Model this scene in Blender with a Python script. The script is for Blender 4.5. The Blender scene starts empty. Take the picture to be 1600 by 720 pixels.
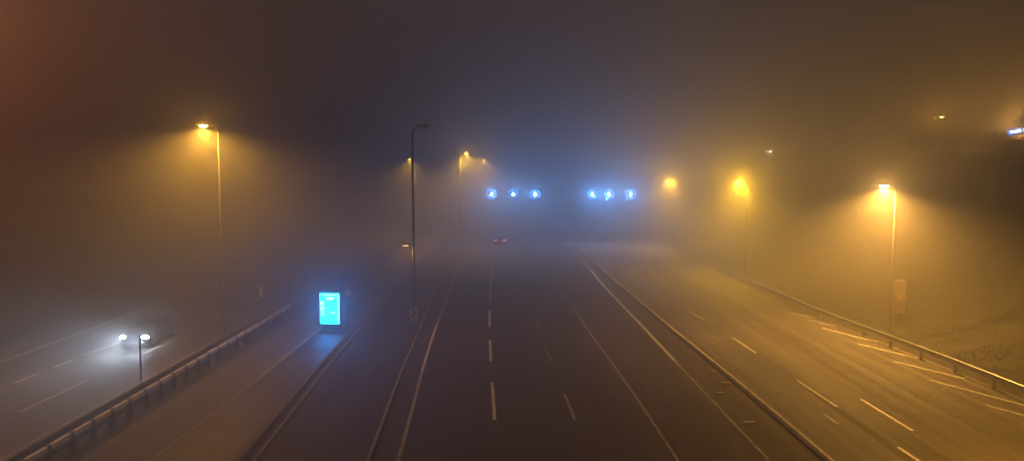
import bpy, bmesh, math, random
from mathutils import Vector, Matrix, noise
random.seed(7)
R = math.radians
PI = math.pi
scene = bpy.context.scene
col = scene.collection

# ------------------------------------------------------------------ camera
CAM_Z = 10.3
cam_d = bpy.data.cameras.new('camera')
cam = bpy.data.objects.new('camera', cam_d)
col.objects.link(cam)
cam.location = (0, 0, CAM_Z)
cam.rotation_euler = (R(90) - math.atan(85 / 1142), 0, 0)
cam_d.sensor_fit = 'HORIZONTAL'
cam_d.sensor_width = 36
cam_d.lens = 36 * 1142 / 1600
cam_d.clip_start = 0.1
cam_d.clip_end = 3000
scene.camera = cam

# ------------------------------------------------------------------ world: foggy night, sky lit by the town
w = bpy.data.worlds.new('World')
scene.world = w
w.use_nodes = True
nt = w.node_tree
nt.nodes.clear()
sky = nt.nodes.new('ShaderNodeTexSky')
sky.sky_type = 'NISHITA'
sky.sun_disc = False
sky.sun_elevation = R(-6)
sky.sun_rotation = R(200)
b1 = nt.nodes.new('ShaderNodeBackground')
b1.inputs['Strength'].default_value = 0.05
nt.links.new(sky.outputs[0], b1.inputs['Color'])
b2 = nt.nodes.new('ShaderNodeBackground')
b2.inputs['Color'].default_value = (1.0, 0.66, 0.54, 1)
b2.inputs['Strength'].default_value = 0.085
ad = nt.nodes.new('ShaderNodeAddShader')
wo = nt.nodes.new('ShaderNodeOutputWorld')
nt.links.new(b1.outputs[0], ad.inputs[0])
nt.links.new(b2.outputs[0], ad.inputs[1])
nt.links.new(ad.outputs[0], wo.inputs['Surface'])

scene.view_settings.view_transform = 'Standard'
scene.view_settings.look = 'None'
scene.view_settings.exposure = 0.0
scene.view_settings.gamma = 1
scene.view_settings.use_curve_mapping = False
cy = scene.cycles
cy.use_denoising = True
cy.volume_bounces = 0
cy.max_bounces = 6
cy.diffuse_bounces = 2
cy.glossy_bounces = 2
cy.transmission_bounces = 3
cy.sample_clamp_indirect = 2.0
cy.caustics_reflective = False
cy.caustics_refractive = False

FOG = 0.0228          # extinction per metre
FOG_G = 0.74
LAMP = 0.96            # scale of every street lamp

# ------------------------------------------------------------------ helpers
class MB:
    """collects shapes and links them as one mesh object"""
    def __init__(s): s.bm = bmesh.new()
    def box(s, c, size, rz=0, bevel=0, ry=0, rx=0):
        r = bmesh.ops.create_cube(s.bm, size=1)
        vs = r['verts']
        bmesh.ops.scale(s.bm, vec=size, verts=vs)
        if bevel:
            es = list({e for v in vs for e in v.link_edges})
            rr = bmesh.ops.bevel(s.bm, geom=es, offset=bevel, segments=2, affect='EDGES', profile=.5)
            vs = list({v for f in rr['faces'] for v in f.verts} | {v for v in vs if v.is_valid})
        M = Matrix.Translation(c) @ Matrix.Rotation(rz, 4, 'Z') @ Matrix.Rotation(ry, 4, 'Y') @ Matrix.Rotation(rx, 4, 'X')
        bmesh.ops.transform(s.bm, matrix=M, verts=vs)
        return s
    def tube(s, pts, rad, seg=10, cap=True):
        pts = [Vector(p) for p in pts]
        if not hasattr(rad, '__len__'): rad = [rad] * len(pts)
        rings = []
        for i, p in enumerate(pts):
            a = pts[max(i - 1, 0)]; b = pts[min(i + 1, len(pts) - 1)]
            d = (b - a).normalized()
            u = d.cross(Vector((0, 0, 1)))
            if u.length < .05: u = d.cross(Vector((0, 1, 0)))
            u.normalize(); v = d.cross(u).normalized()
            rings.append([s.bm.verts.new(p + rad[i] * (math.cos(2*PI*k/seg) * u + math.sin(2*PI*k/seg) * v)) for k in range(seg)])
        for a, b in zip(rings, rings[1:]):
            for k in range(seg):
                s.bm.faces.new((a[k], a[(k+1) % seg], b[(k+1) % seg], b[k]))
        if cap:
            s.bm.faces.new(rings[0]); s.bm.faces.new(rings[-1])
        return s
    def sweep(s, prof, path):
        """prof: (side, z) closed outline; path: list of (x, y) -> swept along, side = +x"""
        rings = [[s.bm.verts.new((x + a, y, z)) for a, z in prof] for x, y in path]
        n = len(prof)
        for a, b in zip(rings, rings[1:]):
            for k in range(n):
                s.bm.faces.new((a[k], a[(k+1) % n], b[(k+1) % n], b[k]))
        s.bm.faces.new(rings[0]); s.bm.faces.new(rings[-1])
        return s
    def prism(s, outline, axis_o, u, v, depth):
        """outline in (u, v) coords, pushed along u x v by depth"""
        o, u, v = Vector(axis_o), Vector(u), Vector(v)
        n = u.cross(v).normalized() * depth
        a = [s.bm.verts.new(o + u * p + v * q) for p, q in outline]
        b = [s.bm.verts.new(o + u * p + v * q + n) for p, q in outline]
        s.bm.faces.new(a); s.bm.faces.new(b)
        for k in range(len(a)):
            s.bm.faces.new((a[k], a[(k+1) % len(a)], b[(k+1) % len(a)], b[k]))
        return s
    def build(s, name, mat, parent=None, smooth=False):
        bmesh.ops.recalc_face_normals(s.bm, faces=s.bm.faces)
        me = bpy.data.meshes.new(name)
        s.bm.to_mesh(me); s.bm.free()
        me.materials.append(mat)
        if smooth:
            for p in me.polygons: p.use_smooth = True
        o = bpy.data.objects.new(name, me)
        col.objects.link(o)
        if parent: o.parent = parent
        return o

def empty(name, loc, rz=0):
    o = bpy.data.objects.new(name, None)
    o.empty_display_size = .3
    o.location = loc; o.rotation_euler = (0, 0, rz)
    col.objects.link(o)
    return o

def tag(o, label=None, cat=None, group=None, kind=None):
    if label: o['label'] = label
    if cat: o['category'] = cat
    if group: o['group'] = group
    if kind: o['kind'] = kind
    return o

def children(o): return [c for c in bpy.data.objects if c.parent == o]
def copy_tree(o, parent=None):
    c = o.copy(); col.objects.link(c)
    if parent: c.parent = parent
    for ch in children(o): copy_tree(ch, c)
    return c

# ------------------------------------------------------------------ materials
def pmat(name, base, rough=.6, metal=0, var=.25, scale=3, bump=.0, bscale=60, dirt=None, coat=0):
    m = bpy.data.materials.new(name); m.use_nodes = True
    n = m.node_tree; N = n.nodes; L = n.links
    p = N['Principled BSDF']
    tc = N.new('ShaderNodeTexCoord')
    no = N.new('ShaderNodeTexNoise'); no.inputs['Scale'].default_value = scale; no.inputs['Detail'].default_value = 6
    L.new(tc.outputs['Object'], no.inputs['Vector'])
    r = N.new('ShaderNodeValToRGB')
    r.color_ramp.elements[0].position = .3; r.color_ramp.elements[1].position = .72
    r.color_ramp.elements[0].color = tuple(c * (1 - var) for c in base) + (1,)
    r.color_ramp.elements[1].color = tuple(min(1, c * (1 + var)) for c in base) + (1,)
    L.new(no.outputs[0], r.inputs[0])
    L.new(r.outputs[0], p.inputs['Base Color'])
    p.inputs['Roughness'].default_value = rough
    p.inputs['Metallic'].default_value = metal
    p.inputs['Coat Weight'].default_value = coat
    if bump:
        nb = N.new('ShaderNodeTexNoise'); nb.inputs['Scale'].default_value = bscale; nb.inputs['Detail'].default_value = 4
        L.new(tc.outputs['Object'], nb.inputs['Vector'])
        bp = N.new('ShaderNodeBump'); bp.inputs['Strength'].default_value = bump; bp.inputs['Distance'].default_value = .02
        L.new(nb.outputs[0], bp.inputs['Height']); L.new(bp.outputs[0], p.inputs['Normal'])
    return m

def emat(name, color, strength):
    m = bpy.data.materials.new(name); m.use_nodes = True
    N = m.node_tree.nodes; L = m.node_tree.links
    p = N['Principled BSDF']
    p.inputs['Base Color'].default_value = (.3, .3, .3, 1)
    p.inputs['Emission Color'].default_value = tuple(color) + (1,)
    p.inputs['Emission Strength'].default_value = strength
    return m

def asphalt(name, base, tint=(1, 1, 1), rough=.5, tracks=()):
    """damp asphalt: fine grain, long worn tyre tracks, patches, tar seams"""
    m = bpy.data.materials.new(name); m.use_nodes = True
    N = m.node_tree.nodes; L = m.node_tree.links
    p = N['Principled BSDF']
    geo = N.new('ShaderNodeNewGeometry')
    def mapped(sc):
        mp = N.new('ShaderNodeMapping'); mp.inputs['Scale'].default_value = sc
        L.new(geo.outputs['Position'], mp.inputs['Vector']); return mp
    def nz(vec, scale, det=5, rgh=.55):
        t = N.new('ShaderNodeTexNoise'); t.inputs['Scale'].default_value = scale
        t.inputs['Detail'].default_value = det; t.inputs['Roughness'].default_value = rgh
        L.new(vec.outputs[0], t.inputs['Vector']); return t
    def math_(op, a, b):
        t = N.new('ShaderNodeMath'); t.operation = op
        for i, q in enumerate((a, b)):
            if isinstance(q, (int, float)): t.inputs[i].default_value = q
            else: L.new(q, t.inputs[i])
        return t.outputs[0]
    lanes = nz(mapped((1, .018, 1)), 1.9, 6)       # streaks running along the road
    patch = nz(mapped((1, .35, 1)), .35, 4)
    grain = nz(mapped((1, 1, 1)), 45, 3, .7)
    v = math_('ADD', math_('MULTIPLY', lanes.outputs[0], 1.1), math_('MULTIPLY', patch.outputs[0], .7))
    v = math_('ADD', v, math_('MULTIPLY', grain.outputs[0], .35))
    v = math_('MULTIPLY', math_('SUBTRACT', v, .58), 2.0)
    v = math_('MAXIMUM', v, .3)
    # cracks sealed with tar
    vo = N.new('ShaderNodeTexVoronoi'); vo.feature = 'DISTANCE_TO_EDGE'; vo.inputs['Scale'].default_value = .16
    wp = N.new('ShaderNodeVectorMath'); wp.operation = 'ADD'
    wn = nz(mapped((1, .6, 1)), .5, 3)
    L.new(wn.outputs['Color'], wp.inputs[0]); L.new(geo.outputs['Position'], wp.inputs[1])
    L.new(wp.outputs[0], vo.inputs['Vector'])
    cr = math_('GREATER_THAN', vo.outputs['Distance'], .006)
    cr = math_('ADD', math_('MULTIPLY', cr, .45), .55)
    v = math_('MULTIPLY', v, cr)
    mx = N.new('ShaderNodeMix'); mx.data_type = 'RGBA'; mx.blend_type = 'MULTIPLY'
    mx.inputs['Factor'].default_value = 1
    mx.inputs[6].default_value = tuple(base * t for t in tint) + (1,)
    cb = N.new('ShaderNodeCombineColor')
    for i in range(3): L.new(v, cb.inputs[i])
    L.new(cb.outputs[0], mx.inputs[7])
    L.new(mx.outputs[2], p.inputs['Base Color'])
    rr = math_('ADD', math_('MULTIPLY', lanes.outputs[0], -.35), rough + .18)
    L.new(rr, p.inputs['Roughness'])
    bp = N.new('ShaderNodeBump'); bp.inputs['Strength'].default_value = .35; bp.inputs['Distance'].default_value = .01
    L.new(grain.outputs[0], bp.inputs['Height']); L.new(bp.outputs[0], p.inputs['Normal'])
    return m

M = {}
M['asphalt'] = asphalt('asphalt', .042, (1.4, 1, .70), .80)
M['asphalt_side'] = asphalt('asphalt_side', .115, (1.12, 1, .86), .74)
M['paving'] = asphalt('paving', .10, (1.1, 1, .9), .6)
M['ground'] = pmat('ground', (.045, .042, .025), .9, var=.6, scale=.8, bump=.8, bscale=5)
M['soil'] = pmat('soil', (.07, .05, .035), .95, var=.5, scale=1.5, bump=.6, bscale=12)
def paint(name, c, wear):
    m = pmat(name, c, .5, var=.2, scale=4)
    N = m.node_tree.nodes; L = m.node_tree.links
    p = N['Principled BSDF']; out = N['Material Output']
    tr = N.new('ShaderNodeBsdfTransparent'); mix = N.new('ShaderNodeMixShader')
    geo = N.new('ShaderNodeNewGeometry')
    t = N.new('ShaderNodeTexNoise'); t.inputs['Scale'].default_value = 5; t.inputs['Detail'].default_value = 8; t.inputs['Roughness'].default_value = .7
    L.new(geo.outputs['Position'], t.inputs['Vector'])
    r = N.new('ShaderNodeValToRGB'); r.color_ramp.elements[0].position = wear - .06; r.color_ramp.elements[1].position = wear + .06
    L.new(t.outputs[0], r.inputs[0]); L.new(r.outputs[0], mix.inputs[0])
    L.new(tr.outputs[0], mix.inputs[1]); L.new(p.outputs[0], mix.inputs[2]); L.new(mix.outputs[0], out.inputs['Surface'])
    return m
M['paint'] = paint('white_road_paint', (.75, .72, .66), .40)
M['paint_fresh'] = paint('fresh_road_paint', (.86, .84, .78), .30)
M['paint_worn'] = paint('worn_road_paint', (.55, .52, .46), .47)
M['concrete'] = pmat('concrete', (.30, .28, .25), .8, var=.3, scale=2.5, bump=.4, bscale=25)
M['concrete_dark'] = pmat('dirty_concrete', (.30, .27, .23), .85, var=.35, scale=2, bump=.4, bscale=25)
M['galv'] = pmat('galvanised_steel', (.45, .45, .45), .45, .7, var=.25, scale=3)
M['galv_worn'] = pmat('weathered_steel', (.30, .28, .26), .55, .5, var=.35, scale=4)
M['pole'] = pmat('pole_paint', (.06, .058, .055), .5, .5, var=.2, scale=3)
M['pole_pale'] = pmat('pale_pole', (.22, .21, .20), .45, .5, var=.2, scale=3)
M['head'] = pmat('lamp_housing', (.12, .12, .12), .5, .2, var=.2)
M['black'] = pmat('black_plastic', (.02, .02, .02), .5, var=.3)
M['rubber'] = pmat('rubber', (.02, .02, .02), .85, var=.3)
M['white_sign'] = pmat('white_sheeting', (.75, .75, .72), .4, var=.1)
M['black_sign'] = pmat('black_sheeting', (.02, .02, .02), .4, var=.2)
M['red_sign'] = pmat('red_sheeting', (.55, .06, .04), .4, var=.15)
M['pink_sign'] = pmat('faded_red_sheeting', (.085, .045, .03), .7, var=.4)
M['faded_white'] = pmat('faded_white_sheeting', (.20, .17, .14), .6, var=.4)
M['grey_back'] = pmat('sign_back', (.35, .34, .33), .45, .6, var=.2)
M['car_dark'] = pmat('graphite_car_paint', (.03, .032, .036), .5, .3, var=.08, coat=.2)
M['car_silver'] = pmat('silver_car_paint', (.45, .46, .48), .3, .6, var=.05, coat=.8)
M['car_grey'] = pmat('grey_car_paint', (.03, .03, .034), .6, .2, var=.08)
M['glass'] = pmat('dark_glass', (.015, .018, .02), .08, 0, var=.1)
M['rim'] = pmat('wheel_rim', (.4, .4, .42), .35, .9, var=.1)
M['lens_off'] = pmat('dull_lens', (.25, .24, .22), .3, var=.1)
M['leaf'] = pmat('leaf', (.05, .07, .025), .7, var=.5, scale=1.2)
M['leaf_dark'] = pmat('dark_leaf', (.025, .035, .015), .7, var=.5, scale=1.2)
M['bark'] = pmat('bark', (.06, .045, .03), .9, var=.4, scale=4, bump=.6, bscale=20)
M['wall'] = pmat('render_wall', (.45, .36, .27), .85, var=.15, scale=.8, bump=.2, bscale=15)
M['roof'] = pmat('roof_sheet', (.12, .10, .09), .7, var=.2)

SOD = (1.0, .44, .03)
SOD_Y = (1.0, .51, .02)
SOD_W = (1.0, .46, .07)
SOD_R = (1.0, .40, .12)
M['lit_sodium'] = emat('lit_sodium_lens', (1, .60, .12), 70)
M['lit_yellow'] = emat('lit_yellow_lens', (1, .60, .06), 45)
M['lit_sodium_pale'] = emat('lit_pale_lens', (1, .80, .42), 300)
M['lit_orange'] = emat('lit_orange_lens', (1, .50, .18), 8)
M['led_arrow'] = emat('led_arrow', (.20, .66, 1.0), 120)
M['led_arrow_bright'] = emat('bright_led_arrow', (.16, .66, 1.0), 150)
M['led_blue'] = emat('led_ring', (.03, .28, 1.0), 34)

# ------------------------------------------------------------------ alignment of the roads (x of each line as a function of y)
LN = {
 'left_edge': [(-40, -28.4), (30, -28.4), (60, -28.6), (100, -29)],
 'left_lane_far': [(-40, -25.4), (36, -25.0), (50, -24.1), (100, -23.6)],
 'left_lane_near': [(-40, -21.8), (30, -21.6), (60, -21.2), (100, -21)],
 'rail': [(-40, -16.5), (30, -16.55), (60, -16.55), (100, -16.7)],
 'svc': [(-40, -13.2), (26, -13.0), (34, -12.75), (48, -12.95), (100, -13.3)],
 'kerb_l': [(-40, -8.0), (26, -9.9), (34, -10.25), (41, -10.5), (63, -10.95), (100, -11.4)],
 'kerb_r': [(-40, -7.3), (26, -9.3), (32, -9.6), (40, -10.0), (51, -10.3), (63, -10.6), (100, -11.1)],
 'edge_kerb': [(-40, -3.0), (27, -5.2), (34, -5.7), (52, -6.35), (63, -6.85), (80, -7.15), (120, -7.6)],
 'edge_line': [(-40, -1.7), (26, -4.1), (36, -4.7), (50, -5.25), (76, -5.9), (90, -6.15), (130, -6.6)],
 'C': [(-40, 1.9), (30, -.7), (40, -1.2), (54, -1.7), (67, -2.0), (81, -2.2), (130, -2.8)],
 'D': [(-40, 5.3), (30, 2.7), (40, 2.2), (50, 1.7), (81, 1.1), (130, .6)],
 'E': [(-40, 7.7), (26, 6.05), (37, 5.7), (52, 4.9), (81, 4.5), (130, 3.9)],
 'F': [(-40, 10.6), (37, 9.15), (50, 9.0), (62, 8.7), (86, 8.6), (130, 8.2)],
 'barrier': [(-40, 13.1), (25.6, 11.48), (35.2, 11.32), (47, 10.79), (56.6, 10.47), (71.6, 10.04), (96, 9.6), (130, 9.3)],
 'R1': [(-40, 16.0), (26, 14.8), (34, 14.5), (46, 14.15), (55, 13.8), (62, 12.5), (100, 12.0)],
 'R2': [(-40, 17.2), (29, 16.3), (40, 16.0), (60, 15.6), (100, 15)],
 'rail_r': [(-40, 24.0), (33, 23.4), (38, 23.4), (41, 23.1), (47, 22.35), (60, 22.0), (100, 21.8)],
}
def lx(k, y):
    P = LN[k]
    if y >= P[-1][0]:
        return P[-1][1] + (y - P[-1][0]) * -.006
    for (a, b), (c, d) in zip(P, P[1:]):
        if y <= c:
            t = (y - a) / (c - a); return b + (d - b) * t
def path(k, y0, y1, step=2.0, off=0):
    n = max(1, int(round((y1 - y0) / step)))
    # light smoothing of the corner points
    out = []
    for i in range(n + 1):
        y = y0 + (y1 - y0) * i / n
        out.append((sum(lx(k, max(-40, y + d)) for d in (-6, -3, 0, 3, 6)) / 5 + off, y))
    return out
Y0, Y1 = -38, 370

# ------------------------------------------------------------------ terrain: one sheet
def sstep(a, b, x):
    t = min(1, max(0, (x - a) / (b - a))); return t * t * (3 - 2 * t)
def terrain(x, y):
    z = -.03
    n = noise.noise(Vector((x * .07, y * .05, 3)))
    n2 = noise.noise(Vector((x * .35, y * .35, 9)))
    r = sstep(25.5, 56, x)
    fy = 1 - .55 * sstep(95, 190, y)
    z += r * 13.0 * fy + r * (1.6 * n + .35 * n2) + max(0, x - 56) * .05
    l = sstep(33, 62, -x)
    z += l * 7 + l * (1.3 * n + .3 * n2)
    if 24.5 < x < 29 or -33 < x < -31: z += .08 * n2
    return z
def steps(rng):
    out = []
    for a, b, s in rng:
        k = a
        while k < b - 1e-6: out.append(k); k += s
    out.append(rng[-1][1]); return out
xs = steps([(-390, -90, 20), (-90, -30, 1.5), (-30, 24, 6), (24, 90, 1.5), (90, 390, 20)])
ys = steps([(-60, 0, 6), (0, 130, 2), (130, 220, 6), (220, 390, 20)])
bm = bmesh.new()
vv = [[bm.verts.new((x, y, terrain(x, y))) for x in xs] for y in ys]
for j in range(len(ys) - 1):
    for i in range(len(xs) - 1):
        bm.faces.new((vv[j][i], vv[j][i+1], vv[j+1][i+1], vv[j+1][i]))
me = bpy.data.meshes.new('ground'); bm.to_mesh(me); bm.free()
me.materials.append(M['ground'])
for p in me.polygons: p.use_smooth = True
g = bpy.data.objects.new('ground', me); col.objects.link(g)
tag(g, kind='structure')

def strip(name, left, right, z, mat, y0=Y0, y1=Y1, step=3):
    bm = bmesh.new()
    n = int((y1 - y0) / step); rows = []
    lp = left if callable(left) else (lambda y: left); rp = right if callable(right) else (lambda y: right)
    for i in range(n + 1):
        y = y0 + (y1 - y0) * i / n
        a, b = lp(y), rp(y)
        rows.append([bm.verts.new((a + (b - a) * k / 4, y, z)) for k in range(5)])
    for r0, r1 in zip(rows, rows[1:]):
        for k in range(4): bm.faces.new((r0[k], r0[k+1], r1[k+1], r1[k]))
    me = bpy.data.meshes.new(name); bm.to_mesh(me); bm.free(); me.materials.append(mat)
    o = bpy.data.objects.new(name, me); col.objects.link(o)
    return tag(o, kind='structure')
def sm(k, off=0):
    return lambda y: sum(lx(k, max(-40, y + d)) for d in (-6, -3, 0, 3, 6)) / 5 + off
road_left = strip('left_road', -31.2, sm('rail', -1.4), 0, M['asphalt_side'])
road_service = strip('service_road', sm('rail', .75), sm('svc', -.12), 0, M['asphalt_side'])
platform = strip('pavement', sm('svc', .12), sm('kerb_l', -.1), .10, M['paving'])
road_slip = strip('slip_road', sm('kerb_r', .1), sm('edge_kerb', -.1), 0, M['asphalt'])
road_main = strip('main_road', sm('edge_kerb', .1), sm('barrier', -.11), 0, M['asphalt'])
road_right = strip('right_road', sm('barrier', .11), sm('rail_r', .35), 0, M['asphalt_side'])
strip('path', sm('kerb_l', .1), sm('kerb_r', -.1), -.012, M['soil'])

# ------------------------------------------------------------------ painted markings (parts of their road)
def line(parent, k, y0, y1, wdt=.15, name='edge_line', mat='paint', off=0, z=.005):
    pts = path(k, y0, y1, 2, off)
    bm = bmesh.new(); rows = []
    for x, y in pts:
        rows.append((bm.verts.new((x - wdt/2, y, z)), bm.verts.new((x + wdt/2, y, z))))
    for a, b in zip(rows, rows[1:]): bm.faces.new((a[0], a[1], b[1], b[0]))
    me = bpy.data.meshes.new(name); bm.to_mesh(me); bm.free(); me.materials.append(M[mat])
    o = bpy.data.objects.new(name, me); col.objects.link(o); o.parent = parent
    return o
line(road_left, 'left_edge', Y0, 200, .17, 'edge_line', 'paint_fresh')
for y0, y1 in [(23.5, 27.6), (30.2, 33.4), (35.9, 37.6), (38.8, 40.5), (41.6, 45.8), (48.4, 50.9), (55, 58), (63, 67), (72, 76), (81, 85)]:
    line(road_left, 'left_lane_far', y0, y1, .19, 'lane_dash', 'paint_fresh')
for y0, y1 in [(22, 26), (31.4, 36.4), (42, 46), (51, 55), (60, 64), (69, 73)]:
    line(road_left, 'left_lane_near', y0, y1, .14, 'lane_dash', 'paint')
line(road_left, 'rail', Y0, 200, .14, 'edge_line', 'paint_worn', -2.1)
line(road_main, 'edge_line', Y0, 220, .15, 'edge_line', 'paint_worn')
for y0, y1 in [(15, 20), (25, 30), (30.6, 36.2)][:2] + [(30.3, 36.0), (40.2, 45.5), (49.5, 55.5), (59.5, 65), (69, 75), (79, 85), (89, 95), (99, 105)][0:]:
    if (y0, y1) == (25, 30): continue
    line(road_main, 'C', y0, y1, .16, 'lane_dash')
for y0, y1 in [(20, 25), (30.3, 34.1), (40, 43.6), (49.5, 53), (59, 62.5), (69, 72.5), (79, 83)]:
    line(road_main, 'D', y0, y1, .13, 'lane_dash', 'paint_worn')
line(road_main, 'E', Y0, 150, .12, 'lane_line', 'paint_worn')
line(road_main, 'edge_line', 38, 50.5, .16, 'edge_line', 'paint', 0, .009)
line(road_main, 'F', 26, 40, .10, 'edge_line', 'paint_worn', .0)
line(road_main, 'F', 40, 220, .18, 'edge_line', 'paint')
for y0, y1 in [(18, 21.5), (23.6, 27.2), (32.1, 36.4), (42.0, 46.2), (51.8, 55.3), (60.5, 65), (70, 74), (80, 84)]:
    line(road_right, 'R1', y0, y1, .14, 'lane_dash')
line(road_right, 'R1', 29.8, 31.1, .10, 'lane_dash', 'paint_worn', -1.05)
line(road_right, 'R1', 45, 46.6, .10, 'lane_dash', 'paint_worn', -1.1)
line(road_right, 'R2', 29.0, 33.2, .13, 'lane_dash')
# hatched gore by the right rail: long slanting stripes
HT = [((21.15, 52.0), (22.3, 49.7)), ((21.1, 49.1), (22.75, 44.8)), ((21.3, 44.5), (23.0, 40.8)), ((21.3, 40.2), (23.1, 36.6)),
      ((21.2, 36.4), (23.1, 32.3)), ((21.4, 32.4), (23.2, 28.6)), ((21.5, 28.5), (23.3, 24.8)), ((21.1, 54.5), (22.0, 52.6))]
for a, b in HT:
    a = Vector((*a, .005)); b = Vector((*b, .005)); n = (b - a).normalized().cross(Vector((0, 0, 1))) * .10
    bm = bmesh.new(); bm.faces.new([bm.verts.new(p) for p in (a - n, b - n, b + n, a + n)])
    me = bpy.data.meshes.new('hatch_stripe'); bm.to_mesh(me); bm.free(); me.materials.append(M['paint'])
    o = bpy.data.objects.new('hatch_stripe', me); col.objects.link(o); o.parent = road_right

# ------------------------------------------------------------------ kerbs
def kerb(k, wdt, h, mat, label, name='kerb', bev=.03, off=0):
    prof = [(-wdt/2, -.06), (-wdt/2, h - bev), (-wdt/2 + bev, h), (wdt/2 - bev, h), (wdt/2, h - bev), (wdt/2, -.06)]
    return tag(MB().sweep(prof, path(k, Y0, Y1, 3, off)).build(name, mat), label, 'kerb')
kerb('svc', .22, .13, M['concrete'], 'pale kerb along the pavement under the glowing blue light box')
kerb('kerb_l', .12, .12, M['concrete_dark'], 'left one of the two low kerbs enclosing a dark soil strip')
kerb('kerb_r', .12, .13, M['concrete_dark'], 'right one of the two low kerbs enclosing a dark soil strip')
kerb('edge_kerb', .12, .13, M['concrete_dark'], 'dark raised kerb along left edge of the empty main road')

# ------------------------------------------------------------------ concrete median barrier
prof = [(-.085, -.05), (-.08, .13), (-.06, .15), (.06, .15), (.08, .13), (.085, -.05)]
M['barrier'] = pmat('pale_barrier_concrete', (.75, .70, .58), .75, var=.25, scale=2.5, bump=.4, bscale=25)
bar = tag(MB().sweep(prof, path('barrier', Y0, Y1, 2)).build('kerb', M['barrier']),
          'long thin kerb with bright amber top dividing the main road from the right road', 'kerb')

# ------------------------------------------------------------------ steel guard rails
def guard_rail(k, y0, y1, off, h, post_side, spacing, mat, label, group=None, postm=None, y_fine=95):
    root = empty('guard_rail', (0, 0, 0))
    # W-beam outline: two corrugations
    w_ = .045
    zs = [(0, h - .31), (w_, h - .27), (w_, h - .22), (0, h - .17), (0, h - .14), (w_, h - .09), (w_, h - .04), (0, h)]
    pr = [(a * -post_side, z) for a, z in zs] + [((a - .012) * -post_side, z) for a, z in reversed(zs)]
    MB().sweep(pr, path(k, y0, y1, 2, off)).build('rail_beam', mat, root)
    y = y0 + .6; n = 0
    far = MB(); anyfar = False
    while y < min(y1, 190):
        x = sm(k, off)(y) + post_side * .10
        if n < 58:
            MB().box((x, y, (h - .02) / 2 - .05), (.11, .14, h + .08)).box((x - post_side * .055, y, h - .15), (.10, .10, .28)).build('post', postm or mat, root)
        else:
            anyfar = True
            far.box((x, y, (h - .02) / 2 - .05), (.11, .14, h + .08))
        n += 1; y += spacing
    if anyfar: tag(far.build('post', postm or mat, root), kind='stuff')
    tag(root, label, 'guard rail', group)
    return root
seg_rail = empty('guard_rail', (0, 0, 0))
M['rail_pale'] = pmat('pale_rail_paint', (.78, .72, .66), .55, .1, var=.3, scale=6)
M['rail_dark'] = pmat('rail_post_steel', (.03, .028, .026), .7, .2, var=.3)
y, n = 13.1, 0
SP = 1.37
def rail_span(m, y):
    xa, xb = sm('rail')(y + .07), sm('rail')(y + SP - .10)
    a = math.atan2(xa - xb, SP - .17)
    m.box(((xa + xb) / 2, y + SP / 2 - .015, .64), (.15, SP - .17, .20), rz=a, bevel=.02)
def rail_post(m, y):
    x = sm('rail')(y)
    m.box((x, y - .015, .36), (.19, .10, .80), bevel=.01).box((x + .13, y - .015, .30), (.10, .12, .62), bevel=.01)
while y < 54:
    if n < 48:
        m = MB(); rail_span(m, y); m.build('rail_beam', M['rail_pale'], seg_rail)
        m = MB(); rail_post(m, y); m.build('post', M['rail_dark'], seg_rail)
    y += SP; n += 1
MB().sweep([(-.03, .30), (-.03, .42), (.03, .42), (.03, .30)], path('rail', 13, 54, 2)).build('lower_rail', M['rail_dark'], seg_rail)
tag(seg_rail, 'guard rail of pale beam lengths split by dark posts, beside the service road', 'guard rail')
guard_rail('rail', 14, 58, -.75, .66, -1, 3.8, M['pole'],
           'darker steel guard rail just behind the post-faced one, beside the car lane', postm=M['black'])
guard_rail('rail_r', 14, 78, 0, .76, 1, 2.9, M['galv'],
           'steel guard rail with shiny top edge at the foot of the right slope')

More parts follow.
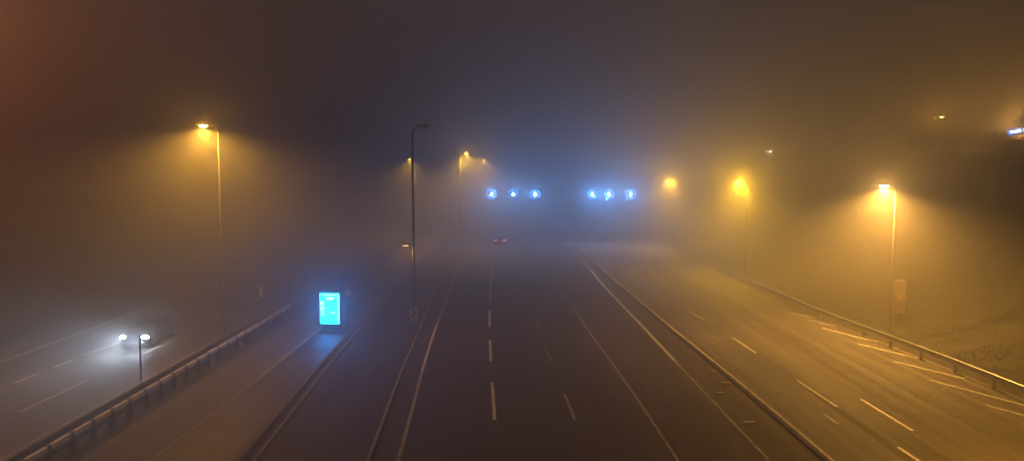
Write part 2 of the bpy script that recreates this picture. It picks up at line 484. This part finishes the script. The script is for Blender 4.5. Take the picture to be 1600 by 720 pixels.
# ------------------------------------------------------------------ street lamps
def add_light(parent, loc, color, power, cone=None, blend=.6, radius=.12, rot=(0, 0, 0)):
    d = bpy.data.lights.new('bulb', 'SPOT' if cone else 'POINT')
    d.color = color; d.energy = power * LAMP; d.shadow_soft_size = radius
    if cone: d.spot_size = cone; d.spot_blend = blend
    o = bpy.data.objects.new('bulb', d); col.objects.link(o); o.parent = parent
    o.location = loc; o.rotation_euler = rot
    return o
def street_lamp(x, y, h, side, label, arm=.75, on=True, color=SOD, power=3000, omni=0, cone=R(165), blend=.55,
                pole_mat='pole', group='street lamps along the motorway', lens='lit_sodium', hl=.85, zb=0, thick=1.0):
    root = empty('street_lamp', (x, y, zb))
    t = thick
    MB().tube([(0, 0, -.2), (0, 0, .05), (0, 0, .06), (0, 0, 1.5), (0, 0, 1.55), (0, 0, h - .35)],
              [.15*t, .15*t, .12*t, .115*t, .095*t, .055*t], 14).box((0, 0, .02), (.42, .42, .05)).build('pole', M[pole_mat], root, True)
    pts = []
    for k in range(6):
        a = k / 5 * PI / 2
        pts.append((side * (.3 - .3 * math.cos(a)), 0, h - .35 + .28 * math.sin(a)))
    pts.append((side * max(.32, arm - hl / 2 + .12), 0, h - .04))
    MB().tube(pts, [.055*t] * 3 + [.05*t] * 3 + [.045*t], 12).build('arm', M[pole_mat], root, True)
    # cobra-like head, tapered and domed, leaning up a little
    bm = bmesh.new(); rings = []
    for k in range(9):
        u = k / 8
        wd = (.09 + .13 * math.sin(min(1, u * 1.35) * PI / 2)) * (1 if u < .85 else 1 - (u - .85) * 3.2)
        ht = (.05 + .085 * math.sin(u * PI))
        xx = side * (arm - hl / 2 + hl * u)
        ring = []
        for q in range(12):
            a = 2 * PI * q / 12
            zz = math.sin(a); zz = zz * ht if zz > 0 else zz * ht * .38
            ring.append(bm.verts.new((xx, math.cos(a) * wd, h + .01 + zz + .06 * u)))
        rings.append(ring)
    for a, b in zip(rings, rings[1:]):
        for q in range(12): bm.faces.new((a[q], a[(q+1) % 12], b[(q+1) % 12], b[q]))
    bm.faces.new(rings[0]); bm.faces.new(rings[-1])
    hd = MB(); hd.bm.free(); hd.bm = bm
    head = hd.build('lamp_head', M['head'], root, True)
    # lens bowl under the head
    lb = MB()
    bm = lb.bm; cx = side * (arm + .08); rr = []
    for k in range(5):
        a = k / 4 * PI / 2 * .96
        rr.append([bm.verts.new((cx + .26 * math.cos(a) * math.cos(2*PI*q/16), .15 * math.cos(a) * math.sin(2*PI*q/16), h + .0 - .13 * math.sin(a))) for q in range(16)])
    for a, b in zip(rr, rr[1:]):
        for q in range(16): bm.faces.new((a[q], a[(q+1) % 16], b[(q+1) % 16], b[q]))
    bm.faces.new(rr[-1])
    lb.build('lens', M[lens if on else 'lens_off'], head, True)
    if on:
        add_light(root, (cx, 0, h - .18), color, power, cone, blend, .09)
        if omni: add_light(root, (cx, 0, h - .20), color, omni, radius=.05)
    tag(root, label, 'street lamp', group)
    return root

off_lamp = street_lamp(-6.5, 48, 13.5, 1, 'unlit tall dark lamp post left of centre with a small chevron sign on it', arm=.72, on=False, thick=1.15, hl=1.0)
# low side lantern on the same post
sl = MB().tube([(-.02, 0, 5.78), (-.22, 0, 5.82), (-.34, 0, 5.80)], .03, 8).build('side_arm', M['pole'], off_lamp)
sh = MB().box((-.52, 0, 5.80), (.46, .26, .10), bevel=.03).build('side_lantern', M['head'], off_lamp)
MB().box((-.52, 0, 5.735), (.34, .2, .04), bevel=.01).build('lens', M['lit_orange'], sh)
add_light(off_lamp, (-.52, 0, 5.65), (1, .42, .14), 330, R(160), .7, .05)

street_lamp(-16.9, 42.3, 13.2, -1, 'lit amber street lamp above the left road, its pole on the guard rail line', power=7200, color=(1, .47, .05), thick=.6, omni=250, cone=R(174), blend=.4, hl=.95)
street_lamp(-16.9, 127, 13.2, -1, 'distant lit street lamp showing just right of the dark unlit post', power=24000, color=SOD_Y)
street_lamp(-7.3, 104, 13.5, 1, 'nearer of two distant yellow lamps left of the arrow gantry', power=30000, omni=900, color=SOD_Y)
street_lamp(-6.6, 152, 13.5, 1, 'farther and lower of two distant yellow lamps left of the arrow gantry', power=32000, omni=3000, color=SOD_Y)
street_lamp(24.2, 46.2, 9.7, -1, 'brightest pale amber street lamp beside the right guard rail', power=32000, omni=900, color=SOD_W, arm=.62,
            lens='lit_sodium_pale', cone=R(174), thick=.45)
street_lamp(24.1, 75, 9.8, -1, 'large glowing yellow street lamp, second along the right road', power=31000, omni=5200, lens='lit_yellow', color=SOD_Y, thick=.6)
street_lamp(23.6, 106, 9.6, -1, 'small round yellow street lamp glow right of the arrow gantry', power=29000, omni=7000, lens='lit_yellow', color=SOD_Y, thick=.6)
street_lamp(24.6, 16, 9.8, -1, 'street lamp of the right row standing nearest the camera beyond the right edge', power=36000, omni=0, color=SOD, cone=R(140))

street_lamp(-16.9, 1.0, 13.2, -1, 'added unseen lamp in line with the left row, warming the left foreground', power=9000, color=(1, .38, .05), thick=.75, cone=R(172))  # added out of frame to bring warm light to the left foreground
# ------------------------------------------------------------------ chevron sign on the dark post
cs = empty('chevron_sign', (-6.5, 47.86, 0))
MB().box((0, 0, 1.32), (.5, .03, .72), bevel=.008).build('panel', M['white_sign'], cs)
ch = [(-.22, .33), (-.02, .33), (.20, 0), (-.02, -.33), (-.22, -.33), (0, 0)]
MB().prism(ch, (0, -.018, 1.32), (1, 0, 0), (0, 0, 1), .006).build('chevron', M['black_sign'], cs)
MB().box((0, 0, .80), (.5, .03, .16), bevel=.006).build('lower_plate', M['white_sign'], cs)
MB().box((0, -.019, .80), (.42, .006, .05)).build('stripe', M['black_sign'], cs)
MB().box((0, .06, 1.32), (.2, .12, .04)).build('bracket', M['galv'], cs)
tag(cs, 'small black and white chevron sign on the base of the unlit post', 'road sign')

# ------------------------------------------------------------------ gantries with LED lane arrows
def gantry(x0, x1, y, zc, signs, label):
    root = empty('sign_gantry', ((x0 + x1) / 2, y, 0)); c = (x0 + x1) / 2
    for x in (x0, x1):
        MB().tube([(x - c, 0, -.1), (x - c, 0, zc + 1.3)], .12, 12).box((x - c, 0, .1), (.8, .8, .5), bevel=.05).build('column', M['galv'], root)
    t = MB()
    for dy in (-.35, .35):
        for dz in (0, .8):
            t.tube([(x0 - c, dy, zc + .45 + dz), (x1 - c, dy, zc + .45 + dz)], .05, 8)
    n = int((x1 - x0) / 1.1)
    for k in range(n):
        a = x0 - c + (x1 - x0) * k / n; b = x0 - c + (x1 - x0) * (k + 1) / n
        for dy in (-.35, .35):
            t.tube([(a, dy, zc + .45 + (.8 if k % 2 else 0)), (b, dy, zc + .45 + (0 if k % 2 else .8))], .025, 6)
        t.tube([(a, -.35, zc + .45), (a, .35, zc + .45)], .02, 6)
    t.build('truss', M['galv'], root)
    tag(root, label, 'sign gantry', 'sign gantries')
    return root
gantry(-8.6, 8.2, 117.6, 7.4, 3, 'left gantry truss in thick fog carrying three blue arrow signals')
gantry(9.3, 23.4, 117.6, 7.4, 3, 'right gantry truss in thick fog carrying three blue arrow signals')
def lane_signal(x, y, z, label, group, k=1.0):
    root = empty('lane_signal', (x, y, z))
    MB().box((0, .12, 0), (1.75, .24, 1.75), bevel=.05).build('housing', M['black'], root)
    MB().tube([(0, .28, .4), (0, .28, 1.2)], .06, 8).build('hanger', M['pole'], root)
    bm = bmesh.new(); N_ = 40; a_, b_ = .78, .70
    o = [bm.verts.new((a_ * math.cos(2*PI*i/N_), -.012, a_ * math.sin(2*PI*i/N_))) for i in range(N_)]
    i_ = [bm.verts.new((b_ * math.cos(2*PI*i/N_), -.012, b_ * math.sin(2*PI*i/N_))) for i in range(N_)]
    for q in range(N_): bm.faces.new((o[q], o[(q+1) % N_], i_[(q+1) % N_], i_[q]))
    m = MB(); m.bm.free(); m.bm = bm
    m.build('ring', M['led_blue'], root)
    arrow = [(-.05, .42), (.05, .42), (.05, -.12), (.30, .12), (.30, -.02), (0, -.36), (-.30, -.02), (-.30, .12), (-.05, -.12)]
    MB().prism(arrow, (0, -.02, 0), (1, 0, 0), (0, 0, 1), .006).build('arrow', M['led_arrow_bright' if k > 1 else 'led_arrow'], root)
    lo = add_light(root, (0, -.05, -.05), (.13, .38, 1.0), 5600 * k, R(176), .3, .03, (R(-90), 0, 0))
    tag(root, label, 'traffic signal', group)
    return root
sig = ['leftmost', 'middle', 'rightmost']
for i, x in enumerate((-3.3, .2, 3.7)):
    lane_signal(x, 117, 7.4, f'glowing blue down-arrow lane signal, {sig[i]} of three on left gantry', 'lane signals on the left gantry', .75)
for i, x in enumerate((12.8, 15.5, 19.0)):
    lane_signal(x, 117, 7.4, f'glowing blue down-arrow lane signal, {sig[i]} of three on right gantry', 'lane signals on the right gantry', 1.15)

# ------------------------------------------------------------------ glowing light box on the pavement
lb = empty('light_box', (-11.85, 47.0, .10), R(-7))
MB().box((0, .16, 1.62), (1.46, .30, 2.2), bevel=.03).box((0, .16, .3), (1.1, .2, .56), bevel=.02).box((0, .16, .03), (1.5, .5, .08), bevel=.02).build('frame', M['pole'], lb)
def poster():
    m = bpy.data.materials.new('backlit_poster'); m.use_nodes = True
    N = m.node_tree.nodes; L = m.node_tree.links; p = N['Principled BSDF']
    tc = N.new('ShaderNodeTexCoord')
    mp = N.new('ShaderNodeMapping'); mp.inputs['Scale'].default_value = (1, 1, 1)
    L.new(tc.outputs['Object'], mp.inputs['Vector'])
    t = N.new('ShaderNodeTexNoise'); t.inputs['Scale'].default_value = 2.2; t.inputs['Detail'].default_value = 2
    L.new(mp.outputs[0], t.inputs['Vector'])
    r = N.new('ShaderNodeValToRGB')
    r.color_ramp.elements[0].position = .35; r.color_ramp.elements[0].color = (.0004, .30, 1, 1)
    r.color_ramp.elements[1].position = .62; r.color_ramp.elements[1].color = (.0022, .32, 1, 1)
    L.new(t.outputs[0], r.inputs[0])
    p.inputs['Base Color'].default_value = (.2, .3, .4, 1); p.inputs['Roughness'].default_value = .2
    L.new(r.outputs[0], p.inputs['Emission Color'])
    p.inputs['Emission Strength'].default_value = POSTER
    return m
POSTER = 32
M['poster'] = poster()
pn = MB().box((0, 0, 1.62), (1.30, .02, 2.0)).build('poster', M['poster'], lb)
M['poster_pale'] = emat('poster_pale_print', (.07, .28, 1), 32)
M['poster_dark'] = emat('poster_dark_print', (.0002, .030, .4), 30)
pr = MB()
for (x, z, a, b) in [(-.50, 1.95, .22, .26), (-.50, 1.62, .24, .22)]: pr.box((x, -.014, z), (a, .006, b), bevel=.002)
for k in range(4): pr.box((-.47, -.014, 1.42 - k * .085), (.28 - .04 * (k % 2), .006, .03))
pr.box((.585, -.014, 1.62), (.05, .006, 1.8)).box((0, -.014, 2.52), (1.1, .006, .05)).box((.05, -.014, 2.28), (.5, .006, .16), bevel=.002).box((.22, -.014, 1.36), (.26, .006, .1), bevel=.002)
pr.build('pale_print', M['poster_pale'], pn)
pr = MB()
pr.box((.50, -.014, 1.60), (.05, .006, .62)).box((.43, -.014, 1.88), (.18, .006, .05)).box((.28, -.014, .76), (.58, .006, .05))
for k in range(3): pr.box((.12 + .05 * k, -.014, 1.06 - k * .09), (.34 - .07 * k, .006, .035))
pr.build('dark_print', M['poster_dark'], pn)
tag(lb, 'glowing cyan blue advertising light box standing on the pavement', 'light box')
# slim bus stop pole beside it
bs = empty('bus_stop_pole', (-10.75, 47.6, .1))
MB().tube([(0, 0, -.1), (0, 0, 2.75)], .035, 10).build('pole', M['pole_pale'], bs)
MB().box((0, -.05, 2.55), (.34, .03, .38), bevel=.01).build('panel', M['white_sign'], bs)
tag(bs, 'slim pole with pale square plate right of the glowing blue light box', 'sign pole')

# ------------------------------------------------------------------ small signs and posts
def sign_pole(loc, h, pw, ph, label, mat='grey_back', group=None, name='road_sign'):
    r = empty(name, loc)
    MB().tube([(0, 0, -.3), (0, 0, h)], .035, 10).build('pole', M['pole'], r)
    MB().box((0, -.05, h - ph / 2 + .02), (pw, .025, ph), bevel=.01).build('panel', M[mat], r)
    tag(r, label, 'road sign'); return r
sign_pole((-34.0, 57, terrain(-34, 57)), 2.7, .34, 1.2, 'faint narrow upright sign panel on the dark left verge')
sign_pole((-18.0, 52, 0), 2.4, .22, .75, 'faint narrow marker panel on the median beyond the left lamp', 'white_sign')
mp_ = empty('marker_post', (-18.7, 36.2, 0))
MB().tube([(0, 0, -.2), (0, 0, 2.35)], .045, 10).build('post', M['black'], mp_)
MB().box((0, 0, 2.38), (.12, .12, .06), bevel=.015).build('cap', M['black'], mp_)
tag(mp_, 'thin dark post on the median in front of the oncoming car', 'post')

ip = empty('information_panel', (27.0, 50.5, terrain(27.0, 50.5)), R(0))
MB().box((-.42, 0, 1.55), (.05, .06, 3.1)).box((.42, 0, 1.55), (.05, .06, 3.1)).build('frame', M['pole_pale'], ip)
MB().box((0, -.01, 1.9), (.79, .05, 2.35), bevel=.01).build('panel', M['pink_sign'], ip)
for q in (2.98, .80): MB().box((0, -.045, q), (.79, .012, .10)).build('pale_band', M['faded_white'], ip)
MB().box((.08, -.045, 2.0), (.42, .012, .8), bevel=.004).build('emblem', M['faded_white'], ip)
MB().prism([(-.1, -.1), (.1, -.1), (0, .14)], (.05, -.052, 1.85), (1, 0, 0), (0, 0, 1), .006).build('mark', M['red_sign'], ip)
tag(ip, 'tall narrow reddish panel with pale bands behind the right guard rail', 'sign panel')

def reflector(x, y, z, label, wdt=.42):
    r = empty('reflector', (x, y, z))
    MB().box((0, 0, 0), (wdt, .10, .035), bevel=.01).build('bar', M['white_sign'], r)
    leg = MB()
    for s in (-1, 1): leg.box((s * wdt * .35, .02, -max(.03, z) / 2 - .01), (.04, .04, max(.03, z)))
    leg.build('foot', M['black'], r)
    tag(r, label, 'reflector', 'pale reflector bars by the amber kerb')
reflector(10.55, 37.6, .12, 'short pale reflector bar by the amber kerb, farthest of four')
reflector(10.6, 35.5, .12, 'short pale reflector bar by the amber kerb, second from the far end')
reflector(9.85, 34.0, .06, 'faint reflector bar farthest left of the amber kerb', .4)
reflector(9.95, 29.9, .06, 'faint reflector bar on the asphalt nearest the camera', .5)

# ------------------------------------------------------------------ cars
def make_car(name, loc, rz, paint_, label, head_on, tail_on):
    """car facing -y in its own frame"""
    r = empty(name, loc, rz)
    Ls, Wd = 4.3, 1.76
    # body loft along y: (y, half width, z low, z high)
    secs = [(-2.15, .62, .38, .58), (-2.08, .74, .26, .68), (-1.85, .83, .20, .80), (-1.3, .87, .19, .92), (-.7, .88, .18, .98),
            (.3, .88, .18, 1.0), (1.2, .88, .18, 1.02), (1.75, .86, .20, 1.02), (2.03, .80, .27, .98), (2.12, .70, .38, .86)]
    def loft(secs, shape):
        m = MB(); rings = []
        for (y, hw, z0, z1) in secs:
            rings.append([m.bm.verts.new((hw * a, y, z0 + (z1 - z0) * b)) for a, b in shape])
        for a, b in zip(rings, rings[1:]):
            for q in range(len(a)): m.bm.faces.new((a[q], a[(q+1) % len(a)], b[(q+1) % len(a)], b[q]))
        m.bm.faces.new(rings[0]); m.bm.faces.new(rings[-1])
        return m
    shape = [(-.9, 0), (.9, 0), (1, .15), (1, .55), (.96, .85), (.80, 1), (-.80, 1), (-.96, .85), (-1, .55), (-1, .15)]
    body = loft(secs, shape).build('body', paint_, r, True)
    cab = [(-1.05, .74, .92, .97), (-.35, .68, .95, 1.38), (.1, .65, .95, 1.46), (.9, .64, .95, 1.46), (1.5, .62, .95, 1.36), (1.95, .66, .95, 1.03)]
    sh2 = [(-1, 0), (1, 0), (.97, .3), (.84, .92), (.72, 1), (-.72, 1), (-.84, .92), (-.97, .3)]
    loft(cab, sh2).build('glasshouse', M['glass'], r, True)
    rf = [(-.30, .56, 1.375, 1.405), (.1, .56, 1.45, 1.485), (.9, .56, 1.45, 1.485), (1.45, .54, 1.36, 1.395)]
    loft(rf, [(-1, 0), (1, 0), (1, .5), (.92, 1), (-.92, 1), (-1, .5)]).build('roof', paint_, r, True)
    for s in (-1, 1):
        for a, b, w_ in (((.72, -1.02, .96), (.60, -.33, 1.38), .03), ((.69, .35, .98), (.585, .35, 1.45), .035), ((.64, 1.9, 1.02), (.55, 1.47, 1.37), .05)):
            MB().tube([(s * a[0], a[1], a[2]), (s * b[0], b[1], b[2])], w_, 6).build('pillar', paint_, r)
    for s in (-1, 1):
        for y in (-1.35, 1.3):
            m = MB(); prof = [(.30, -.10), (.325, -.07), (.33, 0), (.325, .07), (.30, .10), (.20, .10), (.20, -.10)]
            rings = [[m.bm.verts.new((s * .80 + b, y + a * math.cos(t), .33 + a * math.sin(t))) for a, b in prof] for t in [2*PI*k/24 for k in range(24)]]
            for k in range(24):
                a, b = rings[k], rings[(k+1) % 24]
                for q in range(len(prof)): m.bm.faces.new((a[q], a[(q+1) % len(prof)], b[(q+1) % len(prof)], b[q]))
            wh = m.build('wheel', M['rubber'], r, True)
            m = MB()
            for k in range(5):
                a = 2 * PI * k / 5
                m.box((s * .865, y + .1 * math.cos(a), .33 + .1 * math.sin(a)), (.03, .21, .06), rx=a)
            m.tube([(s * .80, y, .33), (s * .87, y, .33)], .06, 12)
            m.build('rim', M['rim'], wh)
        mr = MB().box((s * .93, -.72, 1.02), (.18, .10, .13), bevel=.035).build('mirror', paint_, r)
        hl = MB().box((s * .66, -2.03, .66), (.36, .18, .14), bevel=.05, rz=s * .35).build('headlight', M['headlight'] if head_on else M['lens_off'], r)
        tl = MB().box((s * .66, 2.07, .84), (.26, .10, .14), bevel=.04, rz=-s * .25).build('tail_light', M['taillight'] if tail_on else M['red_sign'], r)
        if head_on:
            add_light(r, (s * .68, -2.20, .66), (.62, .78, 1.0), 1500, R(66), 1.0, .07, (R(-87), 0, R(0)))
        if tail_on:
            add_light(r, (s * .66, 2.35, .84), (1, .12, .05), 14)
    MB().box((0, -2.13, .50), (.85, .05, .12), bevel=.015).build('grille', M['black'], r)
    MB().box((0, -2.165, .36), (.52, .015, .11)).build('number_plate', M['grey_back'], r)
    MB().box((0, 2.125, .62), (.52, .015, .11)).build('number_plate', M['white_sign'], r)
    tag(r, label, 'car')
    return r
M['headlight'] = emat('lit_headlight', (.70, .84, 1.0), 260)
M['taillight'] = emat('lit_tail_light', (1.0, .10, .05), 22)
make_car('car', (-22.68, 45.3, .01), R(0), M['car_grey'], 'oncoming car with glaring white headlights on the left road', True, False)
make_car('car', (-1.75, 109, .01), R(0), M['car_dark'], 'distant car driving away with two tiny red tail lights below the gantry', False, True)
for o in [o for o in bpy.data.objects if o.name.startswith('car.')]:
    o.rotation_euler.z = PI

# ------------------------------------------------------------------ things on the right hill
def tree(x, y, h, crown_r, label, leaf='leaf', seed=0, n=900, flat=.8):
    rnd = random.Random(seed); z0 = terrain(x, y)
    r = empty('tree', (x, y, z0))
    m = MB()
    m.tube([(0, 0, -.3), (.05, 0, h * .3), (-.05, .05, h * .6), (.1, 0, h * .85)], [.16, .12, .08, .03], 8)
    tips = []
    for k in range(9):
        a = rnd.uniform(0, 2 * PI); zz = h * rnd.uniform(.3, .7); rr = crown_r * rnd.uniform(.5, .95)
        t = Vector((math.cos(a) * rr, math.sin(a) * rr, zz + h * rnd.uniform(.08, .28))); tips.append(t)
        m.tube([(0, 0, zz * .8), tuple(t * .5 + Vector((0, 0, zz * .45))), tuple(t)], [.06, .04, .015], 6)
    m.build('trunk', M['bark'], r)
    tips.append(Vector((0, 0, h * .9)))
    bm = bmesh.new()
    for k in range(n):
        c = rnd.choice(tips); s = crown_r * .38
        p = c + Vector((rnd.gauss(0, s), rnd.gauss(0, s), rnd.gauss(0, s * flat)))
        if p.z < h * .12: continue
        sz = rnd.uniform(.10, .24)
        R_ = Matrix.Rotation(rnd.uniform(0, 2*PI), 3, 'Z') @ Matrix.Rotation(rnd.uniform(-1.2, 1.2), 3, 'X')
        q = [p + R_ @ Vector(v) * sz for v in ((-.5, -1, 0), (.5, -.7, .1), (.45, .8, 0), (-.3, 1, -.1))]
        bm.faces.new([bm.verts.new(v) for v in q])
    mm = MB(); mm.bm.free(); mm.bm = bm
    mm.build('crown', M[leaf], r)
    tag(r, label, 'tree', 'trees on the right slope')
# (pixel column, distance) -> x
def px(c, d): return (c - 800) / 1142 * d
TR = [(1440, 92, 3.2, 1.7, 'low dark tree at the left end of the hill crest'),
      (1466, 96, 4.4, 1.9, 'bushy tree glowing just under the small hilltop lamp'),
      (1492, 92, 3.0, 1.8, 'low dark tree right beside the small hilltop lamp'),
      (1522, 90, 2.6, 1.7, 'low round tree midway between hilltop lamp and blue sign'),
      (1548, 82, 1.6, 1.4, 'dark tree in front of the warm lit kiosk windows'),
      (1582, 78, 1.2, 1.3, 'tree directly below the lit blue sign'),
      (1608, 76, 3.2, 1.4, 'tallest dark tree at the right edge under the blue sign')]
for i, (c, dd, h, cr, lab) in enumerate(TR):
    tree(px(c, dd), dd, h, cr, lab, 'leaf_dark' if i % 2 else 'leaf', 20 + i, 800)

def at(c, py, d):
    """point at pixel (c, py) and depth d along the level view axis"""
    return (px(c, d), d, CAM_Z + (275 - py) / 1142 * d)
x, y, z = at(1468, 186, 100); zb = terrain(x, y)
street_lamp(x + .6, y, z - zb + .2, -1, 'small warm lamp on the hilltop among trees', power=700, omni=2200, color=SOD, zb=zb, group='lamps on the hill')
for (c, py_, d, lab, pw, clr) in [(1203, 239, 135, 'tiny white lamp high right of the big yellow glow', 300, (1, .8, .5)),
                                (985, 265, 170, 'tiny pale lamp above the right arrow signals', 500, (1, .85, .7)),
                                (1352, 206, 150, 'barely visible tiny lamp above the bright right street lamp', 60, (1, .85, .7))]:
    x, y, z = at(c, py_, d); zb = terrain(x, y)
    street_lamp(x + .6, y, z - zb + .2, -1, lab, power=pw, omni=pw, color=clr, zb=zb, group='lamps on the hill', lens='lit_sodium_pale')

# kiosk with lit windows and blue fascia sign
kx, ky, kz = at(1597, 205, 84); zb = terrain(kx, ky)
kb = empty('roadside_building', (kx + 4.6, ky + 8.5, terrain(kx + 4.6, ky + 8.5)), R(12))
top = kz - zb - 1.2
MB().box((0, 0, (top + .7) / 2 - .6), (7.4, 5, top + 1.6)).build('wall', M['wall'], kb)
MB().box((0, 0, top + .98), (8.0, 5.6, .2), bevel=.04).build('roof', M['roof'], kb)
M['window_lit'] = emat('lit_window', (1, .62, .22), 2.0)
for wx in (-2.9, -1.7, -.4, .9, 2.2):
    fr = MB().box((wx, -2.52, top - 1.45), (1.0, .06, 1.1)).build('window', M['pole'], kb)
    MB().box((wx, -2.56, top - 1.45), (.86, .02, .96)).build('pane', M['window_lit'], fr)
tag(kb, 'low warm lit building half hidden behind trees on the right hill', 'building')
bsn = empty('lit_sign', (kx - .55, ky - .1, kz), R(12))
M['sign_blue'] = emat('sign_blue_face', (.05, .22, .9), 9)
M['sign_white'] = emat('sign_white_letters', (.45, .72, 1.0), 90)
MB().box((0, .1, 0), (3.5, .16, .62), bevel=.03, ry=R(-9)).build('board', M['sign_blue'], bsn)
lt = MB(); rnd = random.Random(3)
# the letters cannot be read: a wavy run of strokes
pts = [(-1.45 + 2.9 * k / 24, -.01, (-1.45 + 2.9 * k / 24) * .158 + .10 * math.sin(k * .9)) for k in range(25)]
lt.tube(pts, .05, 6)
lt.build('lettering', M['sign_white'], bsn)
for s in (-1, 1):
    MB().tube([(s * 1.3, .25, -.2 + s * .2), (s * 1.3, .25, -(kz - terrain(kx, ky)) - .3)], .06, 8).build('support', M['pole'], bsn)
tag(bsn, 'tilted glowing blue sign with illegible pale lettering on the right hill', 'lit sign')
x, y, z = at(1602, 190, 88); zb = terrain(x, y)
street_lamp(x + .8, y + .2, z - zb, -1, 'warm lamp above the blue sign at the right edge', power=1200, omni=8500, color=SOD_W, zb=zb, group='lamps on the hill')
# added lamp out of frame, gives the reddish fog glow at upper left
x, y = -30.0, 30.0; zb = terrain(x, y)
street_lamp(x, y, 20 - zb, 1, 'added unseen orange red lamp beyond the frame, for the upper left glow', power=300, omni=4200, color=(1, .29, .09), zb=zb, group='added glow light at left')

# ------------------------------------------------------------------ rough grass on the verges
def grass(name, x0, x1, y0, y1, n, seed):
    rnd = random.Random(seed); bm = bmesh.new()
    for _ in range(n):
        x = rnd.uniform(x0, x1); y = y0 + (y1 - y0) * rnd.random() ** 1.3
        if noise.noise(Vector((x * .45, y * .45, 1))) < -.05: continue
        z = terrain(x, y); h = rnd.uniform(.08, .26) * (1.6 if rnd.random() < .08 else 1); a = rnd.uniform(0, PI); w_ = .03
        dx, dy = math.cos(a) * w_, math.sin(a) * w_; lx_, ly_ = rnd.uniform(-.18, .18), rnd.uniform(-.18, .18)
        bm.faces.new([bm.verts.new(p) for p in ((x - dx, y - dy, z - .03), (x + dx, y + dy, z - .03), (x + dx*.6 + lx_*.5, y + dy*.6 + ly_*.5, z + h*.6), (x + lx_, y + ly_, z + h))])
    m = MB(); m.bm.free(); m.bm = bm
    return tag(m.build(name, M['leaf'], None), kind='stuff')
grass('grass', 24.3, 46, 24, 100, 26000, 1)
grass('grass', -46, -31.3, 28, 90, 12000, 2)
grass('weeds', -17.9, -17.4, 14, 70, 900, 3)

# ------------------------------------------------------------------ haze
hz = MB().box((0, 165, 17.0), (796, 460, 36.6)).build('haze', M['black'])
hm = bpy.data.materials.new('fog'); hm.use_nodes = True
N = hm.node_tree.nodes; N.clear()
pv = N.new('ShaderNodeVolumePrincipled'); out = N.new('ShaderNodeOutputMaterial')
pv.inputs['Color'].default_value = (.94, .94, .95, 1)
pv.inputs['Density'].default_value = FOG
pv.inputs['Anisotropy'].default_value = FOG_G
hm.node_tree.links.new(pv.outputs[0], out.inputs['Volume'])
hz.data.materials.clear(); hz.data.materials.append(hm)
tag(hz, kind='stuff')
